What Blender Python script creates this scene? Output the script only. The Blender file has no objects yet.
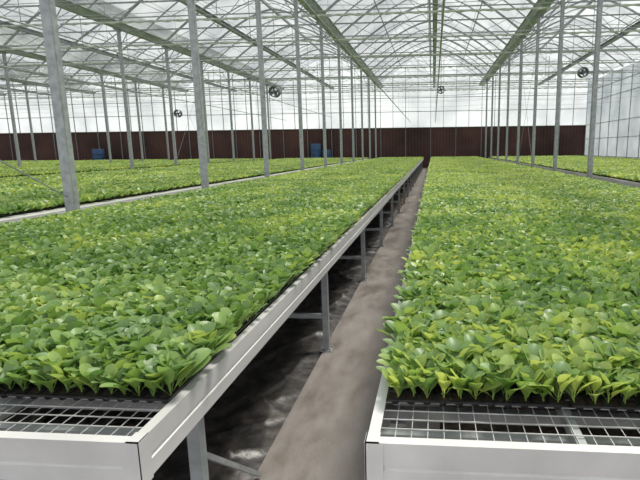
import bpy, math, random
import numpy as np
from mathutils import Matrix, Vector
random.seed(4); rng=np.random.default_rng(7)
scene=bpy.context.scene
COL=scene.collection
try: scene.view_settings.view_transform='Standard'
except Exception: pass

# ---------------------------------------------------------------- materials
def new_mat(name):
    m=bpy.data.materials.new(name); m.use_nodes=True
    nt=m.node_tree; nt.nodes.clear()
    return m,nt
def N(nt,t,**kw):
    n=nt.nodes.new(t)
    for k,v in kw.items():
        if k in n.inputs: n.inputs[k].default_value=v
        else: setattr(n,k,v)
    return n
def ramp(nt,stops):
    r=nt.nodes.new('ShaderNodeValToRGB'); e=r.color_ramp.elements
    while len(e)<len(stops): e.new(0.5)
    for i,(p,c) in enumerate(stops):
        e[i].position=p; e[i].color=(*c,1)
    return r
def simple(name,c1,c2,scale=8,rough=.5,metal=0.,bump=0.,stretch=(1,1,1),spec=.5,lo=.35,hi=.65):
    m,nt=new_mat(name); L=nt.links.new
    out=N(nt,'ShaderNodeOutputMaterial'); p=N(nt,'ShaderNodeBsdfPrincipled')
    p.inputs['Roughness'].default_value=rough; p.inputs['Metallic'].default_value=metal
    p.inputs['Specular IOR Level'].default_value=spec
    tc=N(nt,'ShaderNodeTexCoord'); mp=N(nt,'ShaderNodeMapping'); mp.inputs['Scale'].default_value=stretch
    no=N(nt,'ShaderNodeTexNoise'); no.inputs['Scale'].default_value=scale; no.inputs['Detail'].default_value=6
    r=ramp(nt,[(lo,c1),(hi,c2)])
    L(tc.outputs['Object'],mp.inputs[0]); L(mp.outputs[0],no.inputs['Vector']); L(no.outputs['Fac'],r.inputs[0])
    L(r.outputs[0],p.inputs['Base Color'])
    if bump:
        b=N(nt,'ShaderNodeBump'); b.inputs['Strength'].default_value=bump; b.inputs['Distance'].default_value=.02
        L(no.outputs['Fac'],b.inputs['Height']); L(b.outputs[0],p.inputs['Normal'])
    L(p.outputs[0],out.inputs[0])
    return m
M_steel=simple('galvanized_steel',(.28,.30,.31),(.40,.42,.43),12,.5,.3)
M_steel_dk=simple('truss_steel',(.24,.26,.265),(.35,.37,.38),6,.55,.15)
M_side_bar=simple('side_wall_bar',(.34,.38,.40),(.44,.48,.50),6,.6,0)
M_alu=simple('bench_aluminium',(.64,.63,.62),(.76,.75,.74),5,.36,.2,stretch=(1,.2,1))
M_wire=simple('wire_galvanized',(.50,.50,.50),(.66,.66,.65),20,.4,.3)
M_gut=simple('gutter_grey_green',(.27,.31,.285),(.37,.41,.385),3,.5,.1)
M_black=simple('black_plastic_tray',(.010,.010,.011),(.03,.03,.032),30,.45)
M_soil=simple('dark_soil',(.03,.024,.018),(.11,.08,.06),14,.9,0,.6)
M_peat=simple('peat',(.02,.013,.008),(.05,.03,.02),60,.95,0,.6)
M_sheet=simple('black_film',(.028,.026,.026),(.095,.084,.076),11,.40,0,.4,spec=.6,lo=.42,hi=.72)  # paler flecks in the colour stand in for sky highlights on the film
M_blue=simple('blue_plastic',(.03,.075,.18),(.045,.11,.26),5,.5)
M_fan=simple('fan_grey',(.10,.11,.12),(.16,.17,.18),8,.5,.2)
M_bar=simple('glazing_bar',(.26,.285,.285),(.36,.39,.385),6,.5,.1)
M_curt=simple('curtain_cloth',(.56,.59,.60),(.70,.72,.72),5,.8)

def conc_mat():
    m,nt=new_mat('damp_concrete'); L=nt.links.new
    out=N(nt,'ShaderNodeOutputMaterial'); p=N(nt,'ShaderNodeBsdfPrincipled')
    tc=N(nt,'ShaderNodeTexCoord'); mp=N(nt,'ShaderNodeMapping'); mp.inputs['Scale'].default_value=(2.0,.8,1)
    a=N(nt,'ShaderNodeTexNoise'); a.inputs['Scale'].default_value=1.7; a.inputs['Detail'].default_value=10; a.inputs['Roughness'].default_value=.62
    b=N(nt,'ShaderNodeTexNoise'); b.inputs['Scale'].default_value=110; b.inputs['Detail'].default_value=4
    L(tc.outputs['Object'],mp.inputs[0]); L(mp.outputs[0],a.inputs['Vector']); L(tc.outputs['Object'],b.inputs['Vector'])
    r=ramp(nt,[(.30,(.12,.098,.086)),(.43,(.175,.150,.133)),(.54,(.225,.200,.182)),(.68,(.28,.258,.24))])
    mx=N(nt,'ShaderNodeMath',operation='MULTIPLY_ADD'); mx.inputs[1].default_value=.22
    sub=N(nt,'ShaderNodeMath',operation='SUBTRACT'); sub.inputs[1].default_value=.11
    L(b.outputs['Fac'],mx.inputs[0]); L(a.outputs['Fac'],mx.inputs[2]); L(mx.outputs[0],sub.inputs[0])
    sp=N(nt,'ShaderNodeSeparateXYZ'); L(tc.outputs['Object'],sp.inputs[0])
    mr=N(nt,'ShaderNodeMapRange'); mr.inputs[1].default_value=3.5; mr.inputs[2].default_value=10; mr.inputs[3].default_value=.03; mr.inputs[4].default_value=-.05
    L(sp.outputs['Y'],mr.inputs[0]); ad=N(nt,'ShaderNodeMath',operation='ADD'); L(sub.outputs[0],ad.inputs[0]); L(mr.outputs[0],ad.inputs[1])
    L(ad.outputs[0],r.inputs[0])
    L(r.outputs[0],p.inputs['Base Color'])
    rr=N(nt,'ShaderNodeMapRange'); rr.inputs[1].default_value=.40; rr.inputs[2].default_value=.56; rr.inputs[3].default_value=.38; rr.inputs[4].default_value=.7
    L(a.outputs['Fac'],rr.inputs[0]); L(rr.outputs[0],p.inputs['Roughness'])
    bu=N(nt,'ShaderNodeBump'); bu.inputs['Strength'].default_value=.10; bu.inputs['Distance'].default_value=.006
    L(b.outputs['Fac'],bu.inputs['Height']); L(bu.outputs[0],p.inputs['Normal'])
    L(p.outputs[0],out.inputs[0]); return m
M_conc=conc_mat()
def pad_mat():
    m,nt=new_mat('brown_cooling_pad'); L=nt.links.new
    out=N(nt,'ShaderNodeOutputMaterial'); p=N(nt,'ShaderNodeBsdfPrincipled'); p.inputs['Roughness'].default_value=.85
    tc=N(nt,'ShaderNodeTexCoord'); w=N(nt,'ShaderNodeTexWave'); w.inputs['Scale'].default_value=1.1; w.inputs['Distortion'].default_value=.5
    no=N(nt,'ShaderNodeTexNoise'); no.inputs['Scale'].default_value=.35; no.inputs['Detail'].default_value=6
    ad=N(nt,'ShaderNodeMath',operation='MULTIPLY_ADD'); ad.inputs[1].default_value=.12
    r=ramp(nt,[(.35,(.036,.018,.018)),(.75,(.115,.052,.047))])  # pad browns lightened, distance haze is put into the colour
    L(tc.outputs['Object'],w.inputs['Vector']); L(tc.outputs['Object'],no.inputs['Vector']); L(w.outputs['Fac'],ad.inputs[0]); L(no.outputs['Fac'],ad.inputs[2])
    L(ad.outputs[0],r.inputs[0]); L(r.outputs[0],p.inputs['Base Color']); L(p.outputs[0],out.inputs[0])
    return m
M_pad=pad_mat()

def cover_mat(name,trans,c1,c2,dif=.35,scale=.35):
    m,nt=new_mat(name); L=nt.links.new
    out=N(nt,'ShaderNodeOutputMaterial'); mix=N(nt,'ShaderNodeMixShader'); mix2=N(nt,'ShaderNodeMixShader')
    tr=N(nt,'ShaderNodeBsdfTransparent'); tl=N(nt,'ShaderNodeBsdfTranslucent'); df=N(nt,'ShaderNodeBsdfDiffuse')
    tc=N(nt,'ShaderNodeTexCoord'); no=N(nt,'ShaderNodeTexNoise'); no.inputs['Scale'].default_value=scale; no.inputs['Detail'].default_value=5
    r=ramp(nt,[(.35,c1),(.65,c2)])
    L(tc.outputs['Object'],no.inputs['Vector']); L(no.outputs['Fac'],r.inputs[0])
    L(r.outputs[0],tl.inputs[0]); L(r.outputs[0],df.inputs[0])
    mix2.inputs[0].default_value=dif; L(tl.outputs[0],mix2.inputs[1]); L(df.outputs[0],mix2.inputs[2])
    mix.inputs[0].default_value=1-trans; L(tr.outputs[0],mix.inputs[1]); L(mix2.outputs[0],mix.inputs[2])
    L(mix.outputs[0],out.inputs[0])
    return m
M_roof=cover_mat('roof_cover',.34,(.11,.13,.135),(.30,.32,.32),.3,.5)
M_wall=cover_mat('wall_cover',.16,(.34,.365,.37),(.52,.545,.545),.25)
M_side=cover_mat('side_cover',.08,(.27,.305,.325),(.44,.475,.49),.5,.5)

def leaf_mat():
    m,nt=new_mat('seedling_leaf'); L=nt.links.new
    out=N(nt,'ShaderNodeOutputMaterial'); p=N(nt,'ShaderNodeBsdfPrincipled'); p.inputs['Roughness'].default_value=.40
    p.inputs['Specular IOR Level'].default_value=.5
    g=N(nt,'ShaderNodeNewGeometry')
    no=N(nt,'ShaderNodeTexNoise'); no.inputs['Scale'].default_value=1.1; no.inputs['Detail'].default_value=4
    L(g.outputs['Position'],no.inputs['Vector'])
    a=N(nt,'ShaderNodeMath',operation='MULTIPLY'); a.inputs[1].default_value=.50
    L(g.outputs['Random Per Island'],a.inputs[0])
    b=N(nt,'ShaderNodeMath',operation='MULTIPLY_ADD'); b.inputs[1].default_value=1.2
    L(no.outputs['Fac'],b.inputs[0]); L(a.outputs[0],b.inputs[2])
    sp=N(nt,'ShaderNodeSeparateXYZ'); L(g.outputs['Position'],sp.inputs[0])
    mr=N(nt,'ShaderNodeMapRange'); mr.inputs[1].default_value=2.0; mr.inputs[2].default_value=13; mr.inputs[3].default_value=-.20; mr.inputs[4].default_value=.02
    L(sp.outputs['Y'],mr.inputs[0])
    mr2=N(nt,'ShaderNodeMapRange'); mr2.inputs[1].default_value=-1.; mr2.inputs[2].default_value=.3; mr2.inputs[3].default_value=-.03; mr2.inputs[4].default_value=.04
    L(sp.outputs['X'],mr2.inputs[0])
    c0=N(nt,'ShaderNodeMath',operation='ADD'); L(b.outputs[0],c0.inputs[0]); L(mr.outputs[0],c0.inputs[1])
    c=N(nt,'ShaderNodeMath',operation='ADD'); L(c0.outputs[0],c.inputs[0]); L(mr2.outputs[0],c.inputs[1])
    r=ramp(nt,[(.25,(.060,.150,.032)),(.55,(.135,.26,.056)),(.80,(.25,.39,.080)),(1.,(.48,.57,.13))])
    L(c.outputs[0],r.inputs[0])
    un=N(nt,'ShaderNodeMixRGB'); un.inputs[2].default_value=(.28,.39,.18,1)
    f=N(nt,'ShaderNodeMath',operation='MULTIPLY'); f.inputs[1].default_value=.4; L(g.outputs['Backfacing'],f.inputs[0])
    L(f.outputs[0],un.inputs[0]); L(r.outputs[0],un.inputs[1]); L(un.outputs[0],p.inputs['Base Color'])
    tl=N(nt,'ShaderNodeBsdfTranslucent'); hs=N(nt,'ShaderNodeHueSaturation'); hs.inputs['Value'].default_value=1.55; hs.inputs['Hue'].default_value=.488
    L(r.outputs[0],hs.inputs['Color']); L(hs.outputs[0],tl.inputs[0])
    mx=N(nt,'ShaderNodeMixShader'); mx.inputs[0].default_value=.32
    L(p.outputs[0],mx.inputs[1]); L(tl.outputs[0],mx.inputs[2]); L(mx.outputs[0],out.inputs[0])
    return m
M_leaf=leaf_mat()

# ---------------------------------------------------------------- mesh helpers
class MB:
    def __init__(s): s.v=[]; s.f=[]; s.mi=[]
    def add(s,vs,fs,mi=0):
        o=len(s.v); s.v+= [tuple(v) for v in vs]
        s.f+=[tuple(o+i for i in f) for f in fs]; s.mi+=[mi]*len(fs)
    def box(s,x0,x1,y0,y1,z0,z1,mi=0):
        s.add([(x0,y0,z0),(x1,y0,z0),(x1,y1,z0),(x0,y1,z0),(x0,y0,z1),(x1,y0,z1),(x1,y1,z1),(x0,y1,z1)],
              [(0,3,2,1),(4,5,6,7),(0,1,5,4),(1,2,6,5),(2,3,7,6),(3,0,4,7)],mi)
    def tube(s,p0,p1,r,n=6,mi=0,cap=True,r2=None):
        p0=Vector(p0);p1=Vector(p1);d=(p1-p0).normalized()
        a=d.cross(Vector((0,0,1)) if abs(d.z)<.9 else Vector((1,0,0))).normalized(); b=d.cross(a)
        r2=r if r2 is None else r2
        off=math.pi/4 if n==4 else 0
        vs=[]
        for p,rr in((p0,r),(p1,r2)):
            for i in range(n):
                t=2*math.pi*i/n+off; vs.append(p+a*math.cos(t)*rr+b*math.sin(t)*rr)
        fs=[(i,(i+1)%n,n+(i+1)%n,n+i) for i in range(n)]
        if cap: fs+=[tuple(range(n))[::-1],tuple(range(n,2*n))]
        s.add(vs,fs,mi)
    def prof(s,pts,axis,a0,a1,mi=0):
        n=len(pts); vs=[]
        for a in(a0,a1):
            for p in pts: vs.append((p[0],a,p[1]) if axis=='y' else (a,p[0],p[1]))
        fs=[(i,(i+1)%n,n+(i+1)%n,n+i) for i in range(n)]+[tuple(range(n))[::-1],tuple(range(n,2*n))]
        s.add(vs,fs,mi)
    def mesh(s,name,mats,smooth=False):
        me=bpy.data.meshes.new(name); me.from_pydata(s.v,[],s.f)
        for m in (mats if isinstance(mats,(list,tuple)) else [mats]): me.materials.append(m)
        me.polygons.foreach_set('material_index',s.mi)
        if smooth: me.polygons.foreach_set('use_smooth',[True]*len(s.f))
        me.update(); return me
def obj(name,data,label=None,cat=None,parent=None,loc=(0,0,0),kind=None,group=None):
    o=bpy.data.objects.new(name,data); COL.objects.link(o); o.location=loc
    if parent is not None: o.parent=parent
    if label: o['label']=label
    if cat: o['category']=cat
    if kind: o['kind']=kind
    if group: o['group']=group
    return o

# ---------------------------------------------------------------- layout numbers (metres)
A=9.05
YE=46.2; GZ=7.13; R0=4.26; ROWX=[R0+A*k for k in(1,0,-1,-2,-3,-4,-5)]; YR=ROWX[0]; XL=R0-A*6
TOP=.90; RH=.144; PZ=3.6
COLY=[6.2+4*k for k in range(10)]

# ---------------------------------------------------------------- ground
mb=MB(); mb.box(XL-2,YR+2,-6,YE+1,-.1,0); obj('floor',mb.mesh('floor',M_soil),kind='structure')
mb=MB(); mb.box(-.95,.05,-4,YE-.3,0,.02)
obj('concrete_path',mb.mesh('concrete_path',M_conc),'damp stained brown-grey concrete walkway between two rows of benches','path')
def sheet(x0,x1,y0,y1,name,label,step=.020):
    nx=max(2,int((x1-x0)/step)); ny=int((y1-y0)/(step*1.4))
    X,Y=np.meshgrid(np.linspace(x0,x1,nx),np.linspace(y0,y1,ny))
    def rid(a,b,c,ph,k=5): return np.exp(-k*np.abs(np.sin(X*a+Y*b+1.3*np.sin(Y*c+ph)+.8*np.sin(X*3.1+ph))))
    Z=.02+.032*rid(5,2.6,2.2,0)+.026*rid(-4,4.5,2.1,1.7)+.020*rid(9,-5,3.3,.6)+.012*rid(17,9,5,2.2)
    fade=np.clip((x1-X)/.12,0.0,1)
    v=np.stack([X,Y,.008+Z*fade],-1).reshape(-1,3)
    i=np.arange(nx*ny).reshape(ny,nx)
    f=np.stack([i[:-1,:-1],i[:-1,1:],i[1:,1:],i[1:,:-1]],-1).reshape(-1,4)
    me=bpy.data.meshes.new(name); me.from_pydata(v.tolist(),[],f.tolist()); me.materials.append(M_sheet)
    me.polygons.foreach_set('use_smooth',[True]*len(f))
    return obj(name,me,label,'plastic sheet')
sheet(-2.7,-.952,-.5,14,'ground_sheet','wrinkled black plastic film on the ground under the bench')

# ---------------------------------------------------------------- shell: wide pitched bays
RZ=2.7; NA=14
def arch(t):
    return A*t, GZ+.22+(RZ-.22)*(1-abs(2*t-1)**1.5)
bays=[XL+A*i for i in range(7)]
mb=MB(); y0,y1=-5,YE
for a in bays:
    P=[arch(k/NA) for k in range(NA+1)]
    for k in range(NA):
        mb.add([(a+P[k][0],y0,P[k][1]),(a+P[k+1][0],y0,P[k+1][1]),(a+P[k+1][0],y1,P[k+1][1]),(a+P[k][0],y1,P[k][1])],[(0,1,2,3)])
obj('ceiling',mb.mesh('ceiling',M_roof),kind='structure')
mb=MB()
for a in bays:
    P=[arch(k/NA) for k in range(NA+1)]
    for k in (3,7,11):
        s=.06 if k==7 else .024
        mb.box(a+P[k][0]-s,a+P[k][0]+s,-5,YE,P[k][1]-.03-s*2,P[k][1]-.02)
    y=8.2
    while y<YE:
        for k in range(NA): mb.tube((a+P[k][0],y,P[k][1]-.035),(a+P[k+1][0],y,P[k+1][1]-.035),.034,4,cap=False)
        y+=2.0
obj('trim_1',mb.mesh('trim_1',M_bar),kind='structure')
mb=MB(); mb.box(XL,YR,YE+.1,YE+.2,0,PZ)
obj('wall_back',mb.mesh('wall_back',M_pad),kind='structure')
mb=MB()
mb.add([(XL,YE+.15,PZ),(YR,YE+.15,PZ),(YR,YE+.15,GZ+.22),(XL,YE+.15,GZ+.22)],[(0,1,2,3)])
for a in bays:
    P=[arch(k/NA) for k in range(NA+1)]
    mb.add([(a+p[0],YE+.15,p[1]) for p in P],[tuple(range(NA+1))])
obj('window_1',mb.mesh('window_1',M_wall),kind='structure')
mb=MB()
x=XL; k=0
while x<YR+.1:
    t=((x-XL)/A)%1.
    mb.box(x-.018,x+.018,YE,YE+.1,0 if k%2==0 else PZ,arch(t)[1]-.05); x+=A/8; k+=1
for z in(PZ,5.0,6.2,GZ): mb.box(XL,YR,YE,YE+.1,z-.022,z+.022)
obj('trim_2',mb.mesh('trim_2',M_steel_dk),kind='structure')
mb=MB(); mb.add([(YR,-4,0),(YR,YE,0),(YR,YE,GZ+.1),(YR,-4,GZ+.1)],[(0,1,2,3)])
obj('wall_right',mb.mesh('wall_right',M_side),kind='structure')
mb=MB(); y=14.2; k=0
while y<YE:
    s=.035 if k%2==0 else .018
    mb.box(YR-.08,YR-.02,y-s,y+s,0,GZ); y+=2.; k+=1
for z in(1.0,2.4,PZ,5.5,6.4): mb.box(YR-.08,YR-.02,10,YE,z-.025,z+.025)
obj('trim_3',mb.mesh('trim_3',M_side_bar),kind='structure')
mb=MB(); mb.add([(XL,-4,0),(XL,YE,0),(XL,YE,GZ+.1),(XL,-4,GZ+.1)],[(0,1,2,3)])
obj('wall_left',mb.mesh('wall_left',M_wall),kind='structure')

# ---------------------------------------------------------------- columns, gutters, trusses
mb=MB(); mb.box(-.055,.055,-.065,.065,0,GZ-.06)
for s in(-1,1): mb.box(s*.055-.004,s*.055+.004,-.035,.035,.1,GZ-.3)
me_col=mb.mesh('column_post',M_steel)
mb=MB(); mb.box(-.13,.13,-.13,.13,0,.02)
for sx in(-1,1):
    for sy in(-1,1): mb.tube((sx*.1,sy*.1,.02),(sx*.1,sy*.1,.05),.015,6)
me_base=mb.mesh('base_plate',M_steel)
mb=MB(); mb.box(-.2,.2,-.09,.09,GZ-.1,GZ-.06)
mb.tube((-.05,0,GZ-.75),(-.45,0,GZ-.2),.02,4); mb.tube((.05,0,GZ-.75),(.45,0,GZ-.2),.02,4)
me_brk=mb.mesh('bracket',M_steel)
for X in ROWX:
    for Y in ([2.2]+COLY if X==ROWX[2] else COLY):
        if X==YR or (Y<abs(X)*.78-4) or (X>0 and Y<X*2.5): continue
        c=obj('column',me_col,'tall square galvanized steel column carrying the roof gutter','column',loc=(X+(.04 if Y==6.2 else 0),Y,0),group='greenhouse columns')
        obj('base_plate',me_base,parent=c); obj('bracket',me_brk,parent=c)
def gut_mesh(w,h,t=.015):
    mb=MB(); P=[(-w-.05,h-.02),(-w,h),(-w*.55,0),(w*.55,0),(w,h),(w+.05,h-.02),(w+.05,h-.035),(w-t,h-.02),(w*.55-t,t),(-w*.55+t,t),(-w+t,h-.02),(-w-.05,h-.035)]
    mb.prof(P,'y',-4,YE)
    for Y in [6.2+2*k for k in range(20)]: mb.box(-w*.7,w*.7,Y-.04,Y+.04,-.012,.0)
    return mb.mesh('gutter',M_gut)
me_gA=gut_mesh(.28,.22)
for a in bays[1:]:
    obj('gutter',me_gA,'broad grey-green steel roof gutter running along the house','gutter',loc=(a,0,GZ-.06),group='roof gutters')
mb=MB(); mb.prof([(-.10,0),(.10,0),(.10,.015),(.02,.015),(.02,.15),(.10,.15),(.10,.165),(-.10,.165),(-.10,.15),(-.02,.15),(-.02,.015),(-.10,.015)],'y',6,YE)
me_gB=mb.mesh('roof_beam',M_gut); me_gC=mb.mesh('roof_beam',M_steel_dk)
for k,a in enumerate(bays):
    obj('roof_beam',me_gB if k==5 else me_gC,'steel beam running lengthwise above the trusses','beam',loc=(a+A/2+.3,0,GZ-.12),group='lengthwise roof beams')
mb=MB(); w=.022
mb.box(.06,A-.06,-w,w,6.95,7.0); mb.box(.06,A-.06,-w*.8,w*.8,6.45,6.485)
n=8
for i in range(n):
    a=.1+i*(A-.2)/n; b=.1+(i+1)*(A-.2)/n
    if i%2==0: mb.tube((a,0,6.47),(b,0,6.97),.012,4)
    else: mb.tube((a,0,6.97),(b,0,6.47),.012,4)
mb.tube((A*.5,0,7.0),(A*.5,0,arch(.5)[1]-.05),.018,4)
mb.tube((A*.5,0,7.0),(A*.28,0,arch(.28)[1]-.05),.014,4); mb.tube((A*.5,0,7.0),(A*.72,0,arch(.72)[1]-.05),.014,4)
P=[arch(k/NA) for k in range(NA+1)]
for k in range(NA): mb.tube((P[k][0],0,P[k][1]-.05),(P[k+1][0],0,P[k+1][1]-.05),.06,4,cap=False)
me_tr=mb.mesh('truss',M_steel_dk)
def curtain_mesh():
    nn=120; v=[];f=[]
    prof=[(-.06,0),(-.045,-.045),(0,-.065),(.045,-.045),(.06,0)]
    for i in range(nn+1):
        x=.1+(A-.2)*i/nn
        for k,(y,z) in enumerate(prof):
            v.append((x,y+.012*math.sin(i*1.3+k*2),6.40+z*(1+.25*math.sin(i*.9+k))))
    m=len(prof)
    for i in range(nn):
        for k in range(m-1): f.append((i*m+k,i*m+k+1,(i+1)*m+k+1,(i+1)*m+k))
    me=bpy.data.meshes.new('shade_curtain'); me.from_pydata(v,[],f); me.materials.append(M_curt); return me
me_cu=curtain_mesh()
for X in ROWX[1:]+[XL]:
    for Y in COLY[2:]:
        if X<-13 and Y<abs(X+9.1)*.78-3: continue
        obj('roof_truss',me_tr,'pitched grey steel truss spanning between columns under the roof','roof truss',loc=(X,Y,0),group='roof trusses')
        obj('shade_curtain',me_cu,'gathered pale shade curtain bundled along a truss','shade curtain',loc=(X,Y+.3,.02),group='gathered shade curtains')
mb=MB(); x=XL+.5
while x<YR:
    mb.tube((x,8,6.43),(x,YE,6.43),.006,4,cap=False); x+=1.5
for Y in COLY[1:]:
    for z,r,dy,sag in((5.7,.009,.08,.16),(4.9,.008,.08,.16)):
        if Y+dy>YE: continue
        for X in ROWX[1:-1]+[XL+A]:
            n=6
            for k in range(n):
                t0=k/n;t1=(k+1)/n
                mb.tube((X+A*t0*.995,Y+dy,z-sag*4*t0*(1-t0)),(X+A*t1*.995,Y+dy,z-sag*4*t1*(1-t1)),r,4,cap=False)
obj('tie_wire',mb.mesh('tie_wire',M_steel),'thin steel wires stretched between columns and under the trusses','wire',kind='stuff')
for X,Z in((-2.05,4.05),(.15,4.0),(-9.2,4.6),(-13.4,4.4)):
    mb=MB(); mb.tube((0,8,0),(0,YE-.2,0),.02,8)
    for Y in COLY:
        if Y>9: mb.tube((0,Y,0),(0,Y,6.45-Z),.005,4)
    obj('hanging_pipe',mb.mesh('hanging_pipe',M_gut),'thin grey pipe hung on wires below the trusses','pipe',loc=(X,0,Z),group='hanging pipes')

def cable(p0,p1,r=.006,lab='thin steel bracing cable between two columns'):
    mb=MB(); mb.tube(p0,p1,r,5); obj('bracing_cable',mb.mesh('bracing_cable',M_steel_dk),lab,'cable')
x0=ROWX[1]; cable((x0-.03,22.3,1.2),(x0-.03,26.1,6)); cable((x0+.03,22.3,6),(x0+.03,26.1,1.2))
x1=ROWX[3]; cable((x1-.03,26.3,1.2),(x1-.03,30.1,6)); cable((x1+.03,26.3,6),(x1+.03,30.1,1.2))
x2=ROWX[2]; cable((x2+.03,6.13,1.18),(x2,2.27,3.2),.009)

# ---------------------------------------------------------------- fans
def fan(loc,R=.24,sx=1):
    e=bpy.data.objects.new('circulation_fan',None); COL.objects.link(e); e.location=loc
    e['label']='round dark circulation fan in a wire guard'; e['category']='fan'; e['group']='circulation fans'
    mb=MB(); n=28
    for i in range(n):
        a=2*math.pi*i/n; b=2*math.pi*(i+1)/n
        for r0,y0,r1,y1 in((R,-.09,R,.09),(R,.09,R-.02,.09),(R-.02,.09,R-.02,-.09),(R-.02,-.09,R,-.09)):
            mb.add([(r0*math.cos(a),y0,r0*math.sin(a)),(r1*math.cos(a),y1,r1*math.sin(a)),(r1*math.cos(b),y1,r1*math.sin(b)),(r0*math.cos(b),y0,r0*math.sin(b))],[(0,1,2,3)])
    obj('housing',mb.mesh('fan_housing',M_fan),parent=e)
    mb=MB()
    for k in range(4):
        a=k*math.pi/2+.3; da=.42
        pts=[]
        for rr in(.04,R-.03):
            for s in(-1,1):
                t=a+s*da*(.6 if rr<.1 else 1); pts.append((rr*math.cos(t),s*.03,rr*math.sin(t)))
        mb.add(pts,[(0,1,3,2)])
    obj('rotor',mb.mesh('fan_rotor',M_fan),parent=e)
    mb=MB(); mb.tube((0,-.08,0),(0,.1,0),.045,12); obj('motor',mb.mesh('fan_motor',M_fan),parent=e)
    mb=MB()
    for rr in(R*.35,R*.65,R*.95):
        for i in range(20):
            a=2*math.pi*i/20;b=2*math.pi*(i+1)/20
            mb.tube((rr*math.cos(a),-.1,rr*math.sin(a)),(rr*math.cos(b),-.1,rr*math.sin(b)),.003,4,cap=False)
    for i in range(8):
        a=2*math.pi*i/8; mb.tube((0,-.1,0),(R*math.cos(a),-.1,R*math.sin(a)),.003,4)
    obj('guard',mb.mesh('fan_guard',M_fan),parent=e)
    mb=MB()
    if sx==0: mb.tube((0,0,R),(0,0,6.45-loc[2]),.01,6)
    else: mb.tube((-sx*R*.9,0,0),(-sx*.32,0,0),.015,6)
    obj('bracket',mb.mesh('fan_bracket',M_steel),parent=e)
fan((ROWX[2]+.35,14.2,3.35),.15); fan((ROWX[3]+.35,26.2,3.7),.2); fan((R0-.33,14.2,3.68),.13,-1); fan((.25,18.2,3.75),.13,0)

# ---------------------------------------------------------------- blue drums at the far end
def tank(x,y,r,h,lab):
    mb=MB(); n=28; prof=[(0.001,0),(r*.96,0),(r,.05)]
    k=5
    for i in range(k):
        z=.12+i*(h-.3)/k
        prof+=[(r,z),(r*1.04,z+.05),(r,z+.1)]
    prof+=[(r,h-.08),(r*.97,h-.02),(r*.9,h),(r*.88,h-.02),(0.001,h-.02)]
    vs=[];fs=[]
    for (rr,z) in prof:
        for i in range(n): vs.append((rr*math.cos(2*math.pi*i/n),rr*math.sin(2*math.pi*i/n),z))
    for j in range(len(prof)-1):
        for i in range(n): fs.append((j*n+i,j*n+(i+1)%n,(j+1)*n+(i+1)%n,(j+1)*n+i))
    mb.add(vs,fs); o=obj('water_tank',mb.mesh('water_tank',M_blue,True),lab,'tank',loc=(x,y,0))
    m2=MB(); m2.tube((0,-r,.3),(0,-r-.12,.3),.05,10); m2.box(-.02,.02,-r-.14,-r-.1,.3,.45)
    obj('outlet_valve',m2.mesh('valve',M_fan),parent=o)
tank(-10.6,45.2,.45,2.25,'blue ribbed plastic water tank by the brown end wall')
tank(-9.6,45.2,.38,1.7,'low blue plastic water tank by the brown end wall')
tank(-31.4,45.2,.5,2.0,'blue ribbed plastic water tank by the brown end wall')

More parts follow.
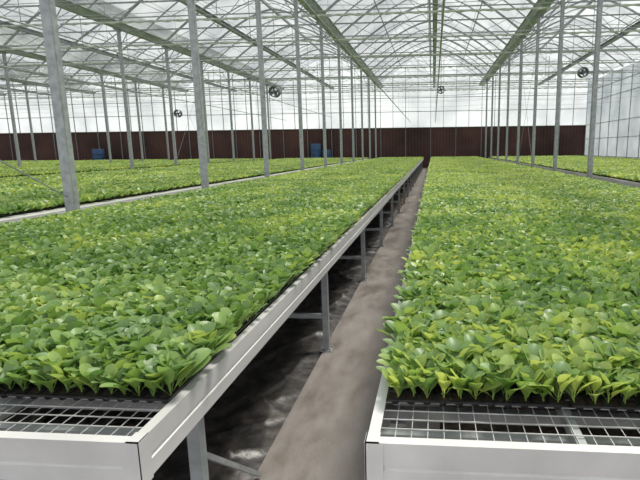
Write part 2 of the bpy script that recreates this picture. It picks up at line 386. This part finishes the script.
# ---------------------------------------------------------------- benches
def rail_prof(side,top=TOP,h=RH):
    s=side
    p=[(0,top-h),(0,top-h*.62),(.006,top-h*.60),(.006,top-h*.52),(0,top-h*.5),(0,top),(.035,top),(.035,top-.008),(.012,top-.008),(.012,top-h+.01),(.04,top-h+.01),(.04,top-h)]
    return [(s*a,b) for a,b in p]
LEGY0=[1.72+2.36*i for i in range(19)]
def leg_mesh():
    mb=MB(); zt=TOP-RH
    mb.box(-.025,.025,-.025,.025,.02,zt); mb.box(-.05,.05,-.05,.05,.020,.028)
    for sx in(-1,1):
        for sy in (-1,1): mb.tube((sx*.038,sy*.038,.025),(sx*.038,sy*.038,.045),.007,6)
    mb.box(-.04,.04,-.04,.04,zt-.012,zt)
    return mb.mesh('leg',M_steel)
me_leg=leg_mesh()
def bench(x0,x1,y0,y1,label,detail=True,mesh_end=.5):
    xc=(x0+x1)/2; W=x1-x0
    if detail:
        e=bpy.data.objects.new('bench',None); COL.objects.link(e); e.location=(xc,y0,0)
        e['label']=label; e['category']='bench'; e['group']='growing benches'
        L=y1-y0; hw=W/2; li=.055
        for s in(-1,1):
            mb=MB(); mb.prof([(s*hw+a,b) for a,b in rail_prof(-s)],'y',.0,L); obj('side_rail',mb.mesh('side_rail',M_alu),parent=e)
        for yy,s in((0,1),(L,-1)):
            mb=MB(); mb.prof([(yy-s*.002+a,b) for a,b in rail_prof(s)],'x',-hw+.002,hw-.002); obj('end_rail',mb.mesh('end_rail',M_alu),parent=e)
        for s in (-1,1):
            mb=MB(); X=s*hw; mb.box(min(X+s*.004,X-s*.05),max(X+s*.004,X-s*.05),-.006,.0,TOP-RH-.003,TOP+.003)
            mb.box(min(X,X+s*.005),max(X,X+s*.005),-.006,.05,TOP-RH-.003,TOP+.003)
            mb.box(min(X+s*.004,X-s*.038),max(X+s*.004,X-s*.038),-.006,.05,TOP+.0005,TOP+.003)
            obj('corner_cap',mb.mesh('corner_cap',M_alu),parent=e)
        mb=MB(); zz=TOP-.02; n=int(round((W-.06)/.05))
        for i in range(n+1):
            x=-hw+.03+(W-.06)*i/n; mb.tube((x,.01,zz),(x,L-.01,zz),.0016,4,cap=False)
        y=.05
        while y<L-.02:
            mb.tube((-hw+.012,y,zz+.004),(hw-.012,y,zz+.004),.0023,4,cap=False)
            y+=.055 if y<mesh_end else .3
        obj('wire_deck',mb.mesh('wire_deck',M_wire),parent=e)
        mb=MB(); y=.16
        while y<L: mb.box(-hw+.013,hw-.013,y-.018,y+.018,TOP-.10,TOP-.06); y+=.79
        for xx in(-hw*.33,hw*.33): mb.box(xx-.015,xx+.015,.012,L-.012,TOP-.06,TOP-.024)
        obj('cross_beam',mb.mesh('cross_beam',M_steel),parent=e,kind='stuff')
        k=0
        for Y in LEGY0:
            if Y>y1-.3: break
            for s in(-1,1):
                obj('leg',me_leg,parent=e,loc=(s*(hw-li),Y-y0,0))
            mb=MB(); mb.box(-hw+li+.025,hw-li-.025,-.015,.015,.31,.35); mb.box(-hw+.01,hw-.01,-.02,.02,TOP-RH,TOP-RH+.04)
            obj('crossbar',mb.mesh('crossbar',M_steel),parent=e,loc=(0,Y-y0,0))
            if k==0:
                for s in(-1,1):
                    mb=MB(); mb.tube((s*(hw-li),.02,.56),(s*(hw-li),.62,.04),.016,4); obj('brace',mb.mesh('brace',M_steel),parent=e,loc=(0,Y-y0,0))
            k+=1
    else:
        mb=MB(); L=y1-y0; hw=W/2
        for s in(-1,1): mb.prof([(s*hw+a,b) for a,b in rail_prof(-s)],'y',.0,L)
        mb.box(-hw,hw,0,.01,TOP-RH,TOP); mb.box(-hw,hw,L-.01,L,TOP-RH,TOP)
        mb.box(-hw+.01,hw-.01,.01,L-.01,TOP-.03,TOP-.014)
        y=.5
        while y<L:
            for s in(-1,1): mb.box(s*(hw-.05)-.025,s*(hw-.05)+.025,y-.025,y+.025,0,TOP-.03)
            y+=2.36
        e=obj('bench',mb.mesh('bench',M_alu),label,'bench',loc=(xc,y0,0),group='growing benches')
    return e
YB=44.4
BL=[(-2.74,-.867,1.28),(-4.60,-2.78,1.28)]; BR=[(-.193,1.72,1.33),(1.76,3.72,1.33)]
lab='long white aluminium growing bench with wire deck, full of green seedlings'
for b in BL+BR: bench(b[0],b[1],b[2],YB,lab)
INS=.3
FB=[(-9.3,-5.45,2.6),(-12.9,-9.35,6),(-18.0,-14.6,11),(-21.7,-18.05,14),(-27.1,-23.6,18),(-30.8,-27.15,22),(-36.1,-32.6,27),(-39.8,-36.15,30),(4.75,8.4,6),(8.45,12.2,12)]
for b in FB: bench(b[0],b[1],b[2],YB,'wide aluminium growing bench covered in young green plants',False)

# ---------------------------------------------------------------- plug trays
CX,CY=.0545,.0575; TL,TW=.6,.2875; TH=.028
def tray_mesh():
    mb=MB(); nx,ny=11,5; h=TH
    mb.box(0,TL,0,.003,.019,h); mb.box(0,TL,TW-.003,TW,.019,h); mb.box(0,.003,0,TW,.019,h); mb.box(TL-.003,TL,0,TW,.019,h)
    for i in range(nx+1): x=i*TL/nx; mb.box(max(0,x-.006),min(TL,x+.006),0,TW,h-.003,h)
    for j in range(ny+1): y=j*TW/ny; mb.box(0,TL,max(0,y-.006),min(TW,y+.006),h-.003,h)
    mb.box(.004,TL-.004,.004,TW-.004,.018,h-.006,1)
    for i in range(nx):
        for j in range(ny):
            cx=(i+.5)*TL/nx; cy=(j+.5)*TW/ny
            mb.tube((cx,cy,-.0),(cx,cy,.020),.012,6,r2=.022)
    return mb.mesh('plug_tray',[M_black,M_peat])
me_tray=tray_mesh(); TZ=TOP-.0135; SY0=.235
rest_rect=[]
for (x0,x1,y0) in BL+BR:
    W=x1-x0; nt_=3; pitch=(W-.06)/nt_; ys=y0+SY0
    for j in range(2):
        for i in range(3):
            obj('plug_tray',me_tray,'black plastic plug tray filled with peat and seedlings','tray',loc=(x0+.03+pitch*i+(pitch-TL)/2,ys+j*.29,TZ),group='plug trays on the benches')
    rest_rect.append((x0+.04,x1-.04,ys+2*.29,YB-.15))
FR=[(x0+(.08 if x0>0 else .05),x1-(INS if x1<0 else .05),y0+.2) for (x0,x1,y0) in FB]
for (x0,x1,y0) in FR: rest_rect.append((x0+.1,x1-.1,y0+.1,YB-.15))
mb=MB()
for k,(a,b,c,d) in enumerate(rest_rect):
    z=TZ; hh=.026 if k<4 else .02
    mb.box(a,b,c,d,z+.002,z+hh-.006,1)
    mb.box(a,a+.004,c,d,z,z+hh); mb.box(b-.004,b,c,d,z,z+hh); mb.box(a,b,c,c+.004,z,z+hh)
obj('plug_tray',mb.mesh('plug_tray_rest',[M_black,M_peat]),'rows of black plug trays under the seedlings','tray',kind='stuff')

# ---------------------------------------------------------------- leaves (vectorised)
def leaves(base,az,el,L,W,rows,ncol,droop,fold,tilt):
    n=len(base); R=len(rows)
    t=np.array([r[0] for r in rows])[None,:]; w=np.array([r[1] for r in rows])[None,:]
    L=L[:,None]; W=W[:,None]; el=el[:,None]; droop=droop[:,None]
    h=L*(np.cos(el)*t+ droop*.34*t*t*np.sin(el)); z=L*(np.sin(el)*t-droop*t*t*.26)
    dx=np.cos(az)[:,None]; dy=np.sin(az)[:,None]
    nx=-np.sin(el); nz=np.cos(el)
    out=np.zeros((n,R,ncol,3))
    for c in range(ncol):
        s=-1+2*c/(ncol-1)
        lat=s*W*w*.5; cup=abs(s)**1.6*fold*W*w; tl=s*tilt[:,None]*W*w
        out[:,:,c,0]=base[:,0:1]+dx*(h+nx*cup)-dy*lat
        out[:,:,c,1]=base[:,1:2]+dy*(h+nx*cup)+dx*lat
        out[:,:,c,2]=base[:,2:3]+z+nz*cup+tl
    i=np.arange(R*ncol).reshape(R,ncol)
    f=np.stack([i[:-1,:-1],i[:-1,1:],i[1:,1:],i[1:,:-1]],-1).reshape(-1,4)
    F=(f[None]+(np.arange(n)*R*ncol)[:,None,None]).reshape(-1,4)
    return out.reshape(-1,3),F
ROW0=[(0,.07),(.24,.12),(.36,.44),(.48,.76),(.62,.96),(.76,1.),(.87,.90),(.95,.68),(1.,.34)]
ROW1=[(.2,.12),(.42,.75),(.72,1.),(.92,.85),(1.,.45)]
ROW2=[(.15,.5),(.6,1.05),(1.,.7)]
def plants(pos,nl,rows,ncol,scale,seed,zlift=.020,elb=57):
    r=np.random.default_rng(seed); n=len(pos)
    P=np.repeat(pos,nl,axis=0); k=np.tile(np.arange(nl),n); m=n*nl
    az=np.repeat(r.random(n)*6.28,nl)+k*2.4+r.normal(0,.25,m)
    inner=k/(nl-1.)
    el=np.radians(elb+22*inner+r.normal(0,8,m))
    sc=np.repeat(r.uniform(.80,1.16,n),nl)*scale
    L=(.118-.016*inner+r.normal(0,.009,m))*sc; W=(.054-.008*inner+r.normal(0,.004,m))*sc
    base=P.copy(); base[:,2]+=(.0+zlift*inner)*sc+r.random(m)*.006
    base[:,:2]+=r.normal(0,.003,(m,2))
    return leaves(base,az,el,L,W,rows,ncol,r.uniform(.2,1.2,m),.18,r.normal(0,.07,m))
def mk(name,V,F,smooth=True):
    me=bpy.data.meshes.new(name)
    me.vertices.add(len(V)); me.vertices.foreach_set('co',V.astype(np.float32).ravel())
    me.loops.add(F.size); me.loops.foreach_set('vertex_index',F.astype(np.int32).ravel())
    me.polygons.add(len(F)); me.polygons.foreach_set('loop_start',np.arange(0,F.size,4,dtype=np.int32))
    try: me.polygons.foreach_set('loop_total',np.full(len(F),4,dtype=np.int32))
    except Exception: pass
    me.update(calc_edges=True)
    if smooth: me.polygons.foreach_set('use_smooth',np.ones(len(F),dtype=bool))
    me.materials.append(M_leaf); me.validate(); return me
SZ=TZ+TH-.006
protos=[]
for s in range(8):
    V,F=plants(np.array([[0,0,0.]]),7,ROW0,5,1.,100+s)
    a=np.array([[.003*math.cos(q),.003*math.sin(q),zz] for zz in(-.004,.04) for q in(0,1.57,3.14,4.71)])
    o=len(V); fs=np.array([[o+i,o+(i+1)%4,o+4+(i+1)%4,o+4+i] for i in range(4)])
    protos.append(mk('seedling',np.vstack([V,a]),np.vstack([F,fs])))
def grid(x0,x1,y0,y1,sx,sy,jit):
    nx=max(1,round((x1-x0)/sx)); sx=(x1-x0)/nx
    xs=x0+sx*(np.arange(nx)+.5); ys=np.arange(y0+sy/2,y1,sy)
    X,Y=np.meshgrid(xs,ys); p=np.stack([X.ravel(),Y.ravel(),np.full(X.size,SZ)],-1)
    p[:,:2]+=rng.normal(0,jit,(len(p),2)); return p
VV=[];FF=[];off=0
def push(V,F):
    global off
    VV.append(V); FF.append(F+off); off+=len(V)
def clip(p):
    q=p[:,0]/np.maximum(p[:,1],.1); return p[(q>-1.4)&(q<.85)]
detail0=[]
for i,(x0,x1,y0) in enumerate(BL+BR):
    main=i in(0,2); ys=y0+SY0
    xa=x0+(.045 if i==2 else .02); xb=x1-(.018 if i==0 else .02)
    p=grid(xa,xb,ys,5.6,CX,CY,.004)
    p=clip(p) if not main else p[(p[:,0]/p[:,1]>-1.5)&(p[:,0]/p[:,1]<.95)]
    if main: detail0.append(p)
    else: push(*plants(p,7,ROW1,3,.97,40+i))
    push(*plants(clip(grid(xa,xb,5.6,15,CX,CY,.006)),6,ROW1,2,.92,50+i,elb=52))
    push(*plants(clip(grid(xa,xb,15,YB-.15,.072,.078,.015)),6,ROW2,2,.98,60+i,.03,elb=46))
for i,(x0,x1,y0) in enumerate(FR):
    p=clip(grid(x0,x1,y0,YB-.15,.09 if i==0 else .115,.10 if i==0 else .125,.02))
    push(*plants(p,6,ROW2,2,1.1 if i==0 else 1.2,80+i,.01,elb=43))
allp=np.vstack(detail0)
q=allp[:,0]/allp[:,1]; vis=(q>-.92)&(q<.52)
d=np.hypot(allp[:,0]+.0,allp[:,1]); d[~vis]+=100
order=np.argsort(d); near=allp[order[:300]]; rest=allp[order[300:]]
push(*plants(rest,7,ROW0,3,.98,77))
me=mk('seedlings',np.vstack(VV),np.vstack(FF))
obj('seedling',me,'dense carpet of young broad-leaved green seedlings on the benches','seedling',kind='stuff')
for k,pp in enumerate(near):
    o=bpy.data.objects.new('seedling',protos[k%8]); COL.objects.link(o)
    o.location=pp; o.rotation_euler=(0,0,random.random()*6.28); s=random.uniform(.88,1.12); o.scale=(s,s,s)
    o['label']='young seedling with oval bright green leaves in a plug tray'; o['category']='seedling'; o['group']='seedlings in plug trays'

# ---------------------------------------------------------------- light
w=bpy.data.worlds.new('World'); scene.world=w; w.use_nodes=True
bg=w.node_tree.nodes['Background']; bg.inputs[0].default_value=(.95,.97,1,1); bg.inputs[1].default_value=1.25
sun=bpy.data.lights.new('sun','SUN'); sun.energy=10.5; sun.angle=math.radians(16); sun.color=(1,.96,.87)
so=bpy.data.objects.new('sun',sun); COL.objects.link(so)
so.rotation_euler=Vector((-.35,-.45,-1)).normalized().to_track_quat('-Z','Y').to_euler()

# ---------------------------------------------------------------- camera
cam=bpy.data.cameras.new('camera'); co=bpy.data.objects.new('camera',cam); COL.objects.link(co)
psi=math.radians(5.0); p=math.radians(10.35); ro=math.radians(.6)
f=Vector((-math.sin(psi)*math.cos(p),math.cos(psi)*math.cos(p),-math.sin(p)))
r=Vector((math.cos(psi),math.sin(psi),0)); u=r.cross(f)
r2=r*math.cos(ro)-u*math.sin(ro); u2=u*math.cos(ro)+r*math.sin(ro)
M=Matrix((r2,u2,-f)).transposed().to_4x4(); M.translation=Vector((0,0,1.75)); co.matrix_world=M
cam.sensor_width=36; cam.lens=36*500/640; cam.shift_x=-70/640; cam.clip_start=.05; cam.clip_end=300
scene.camera=co
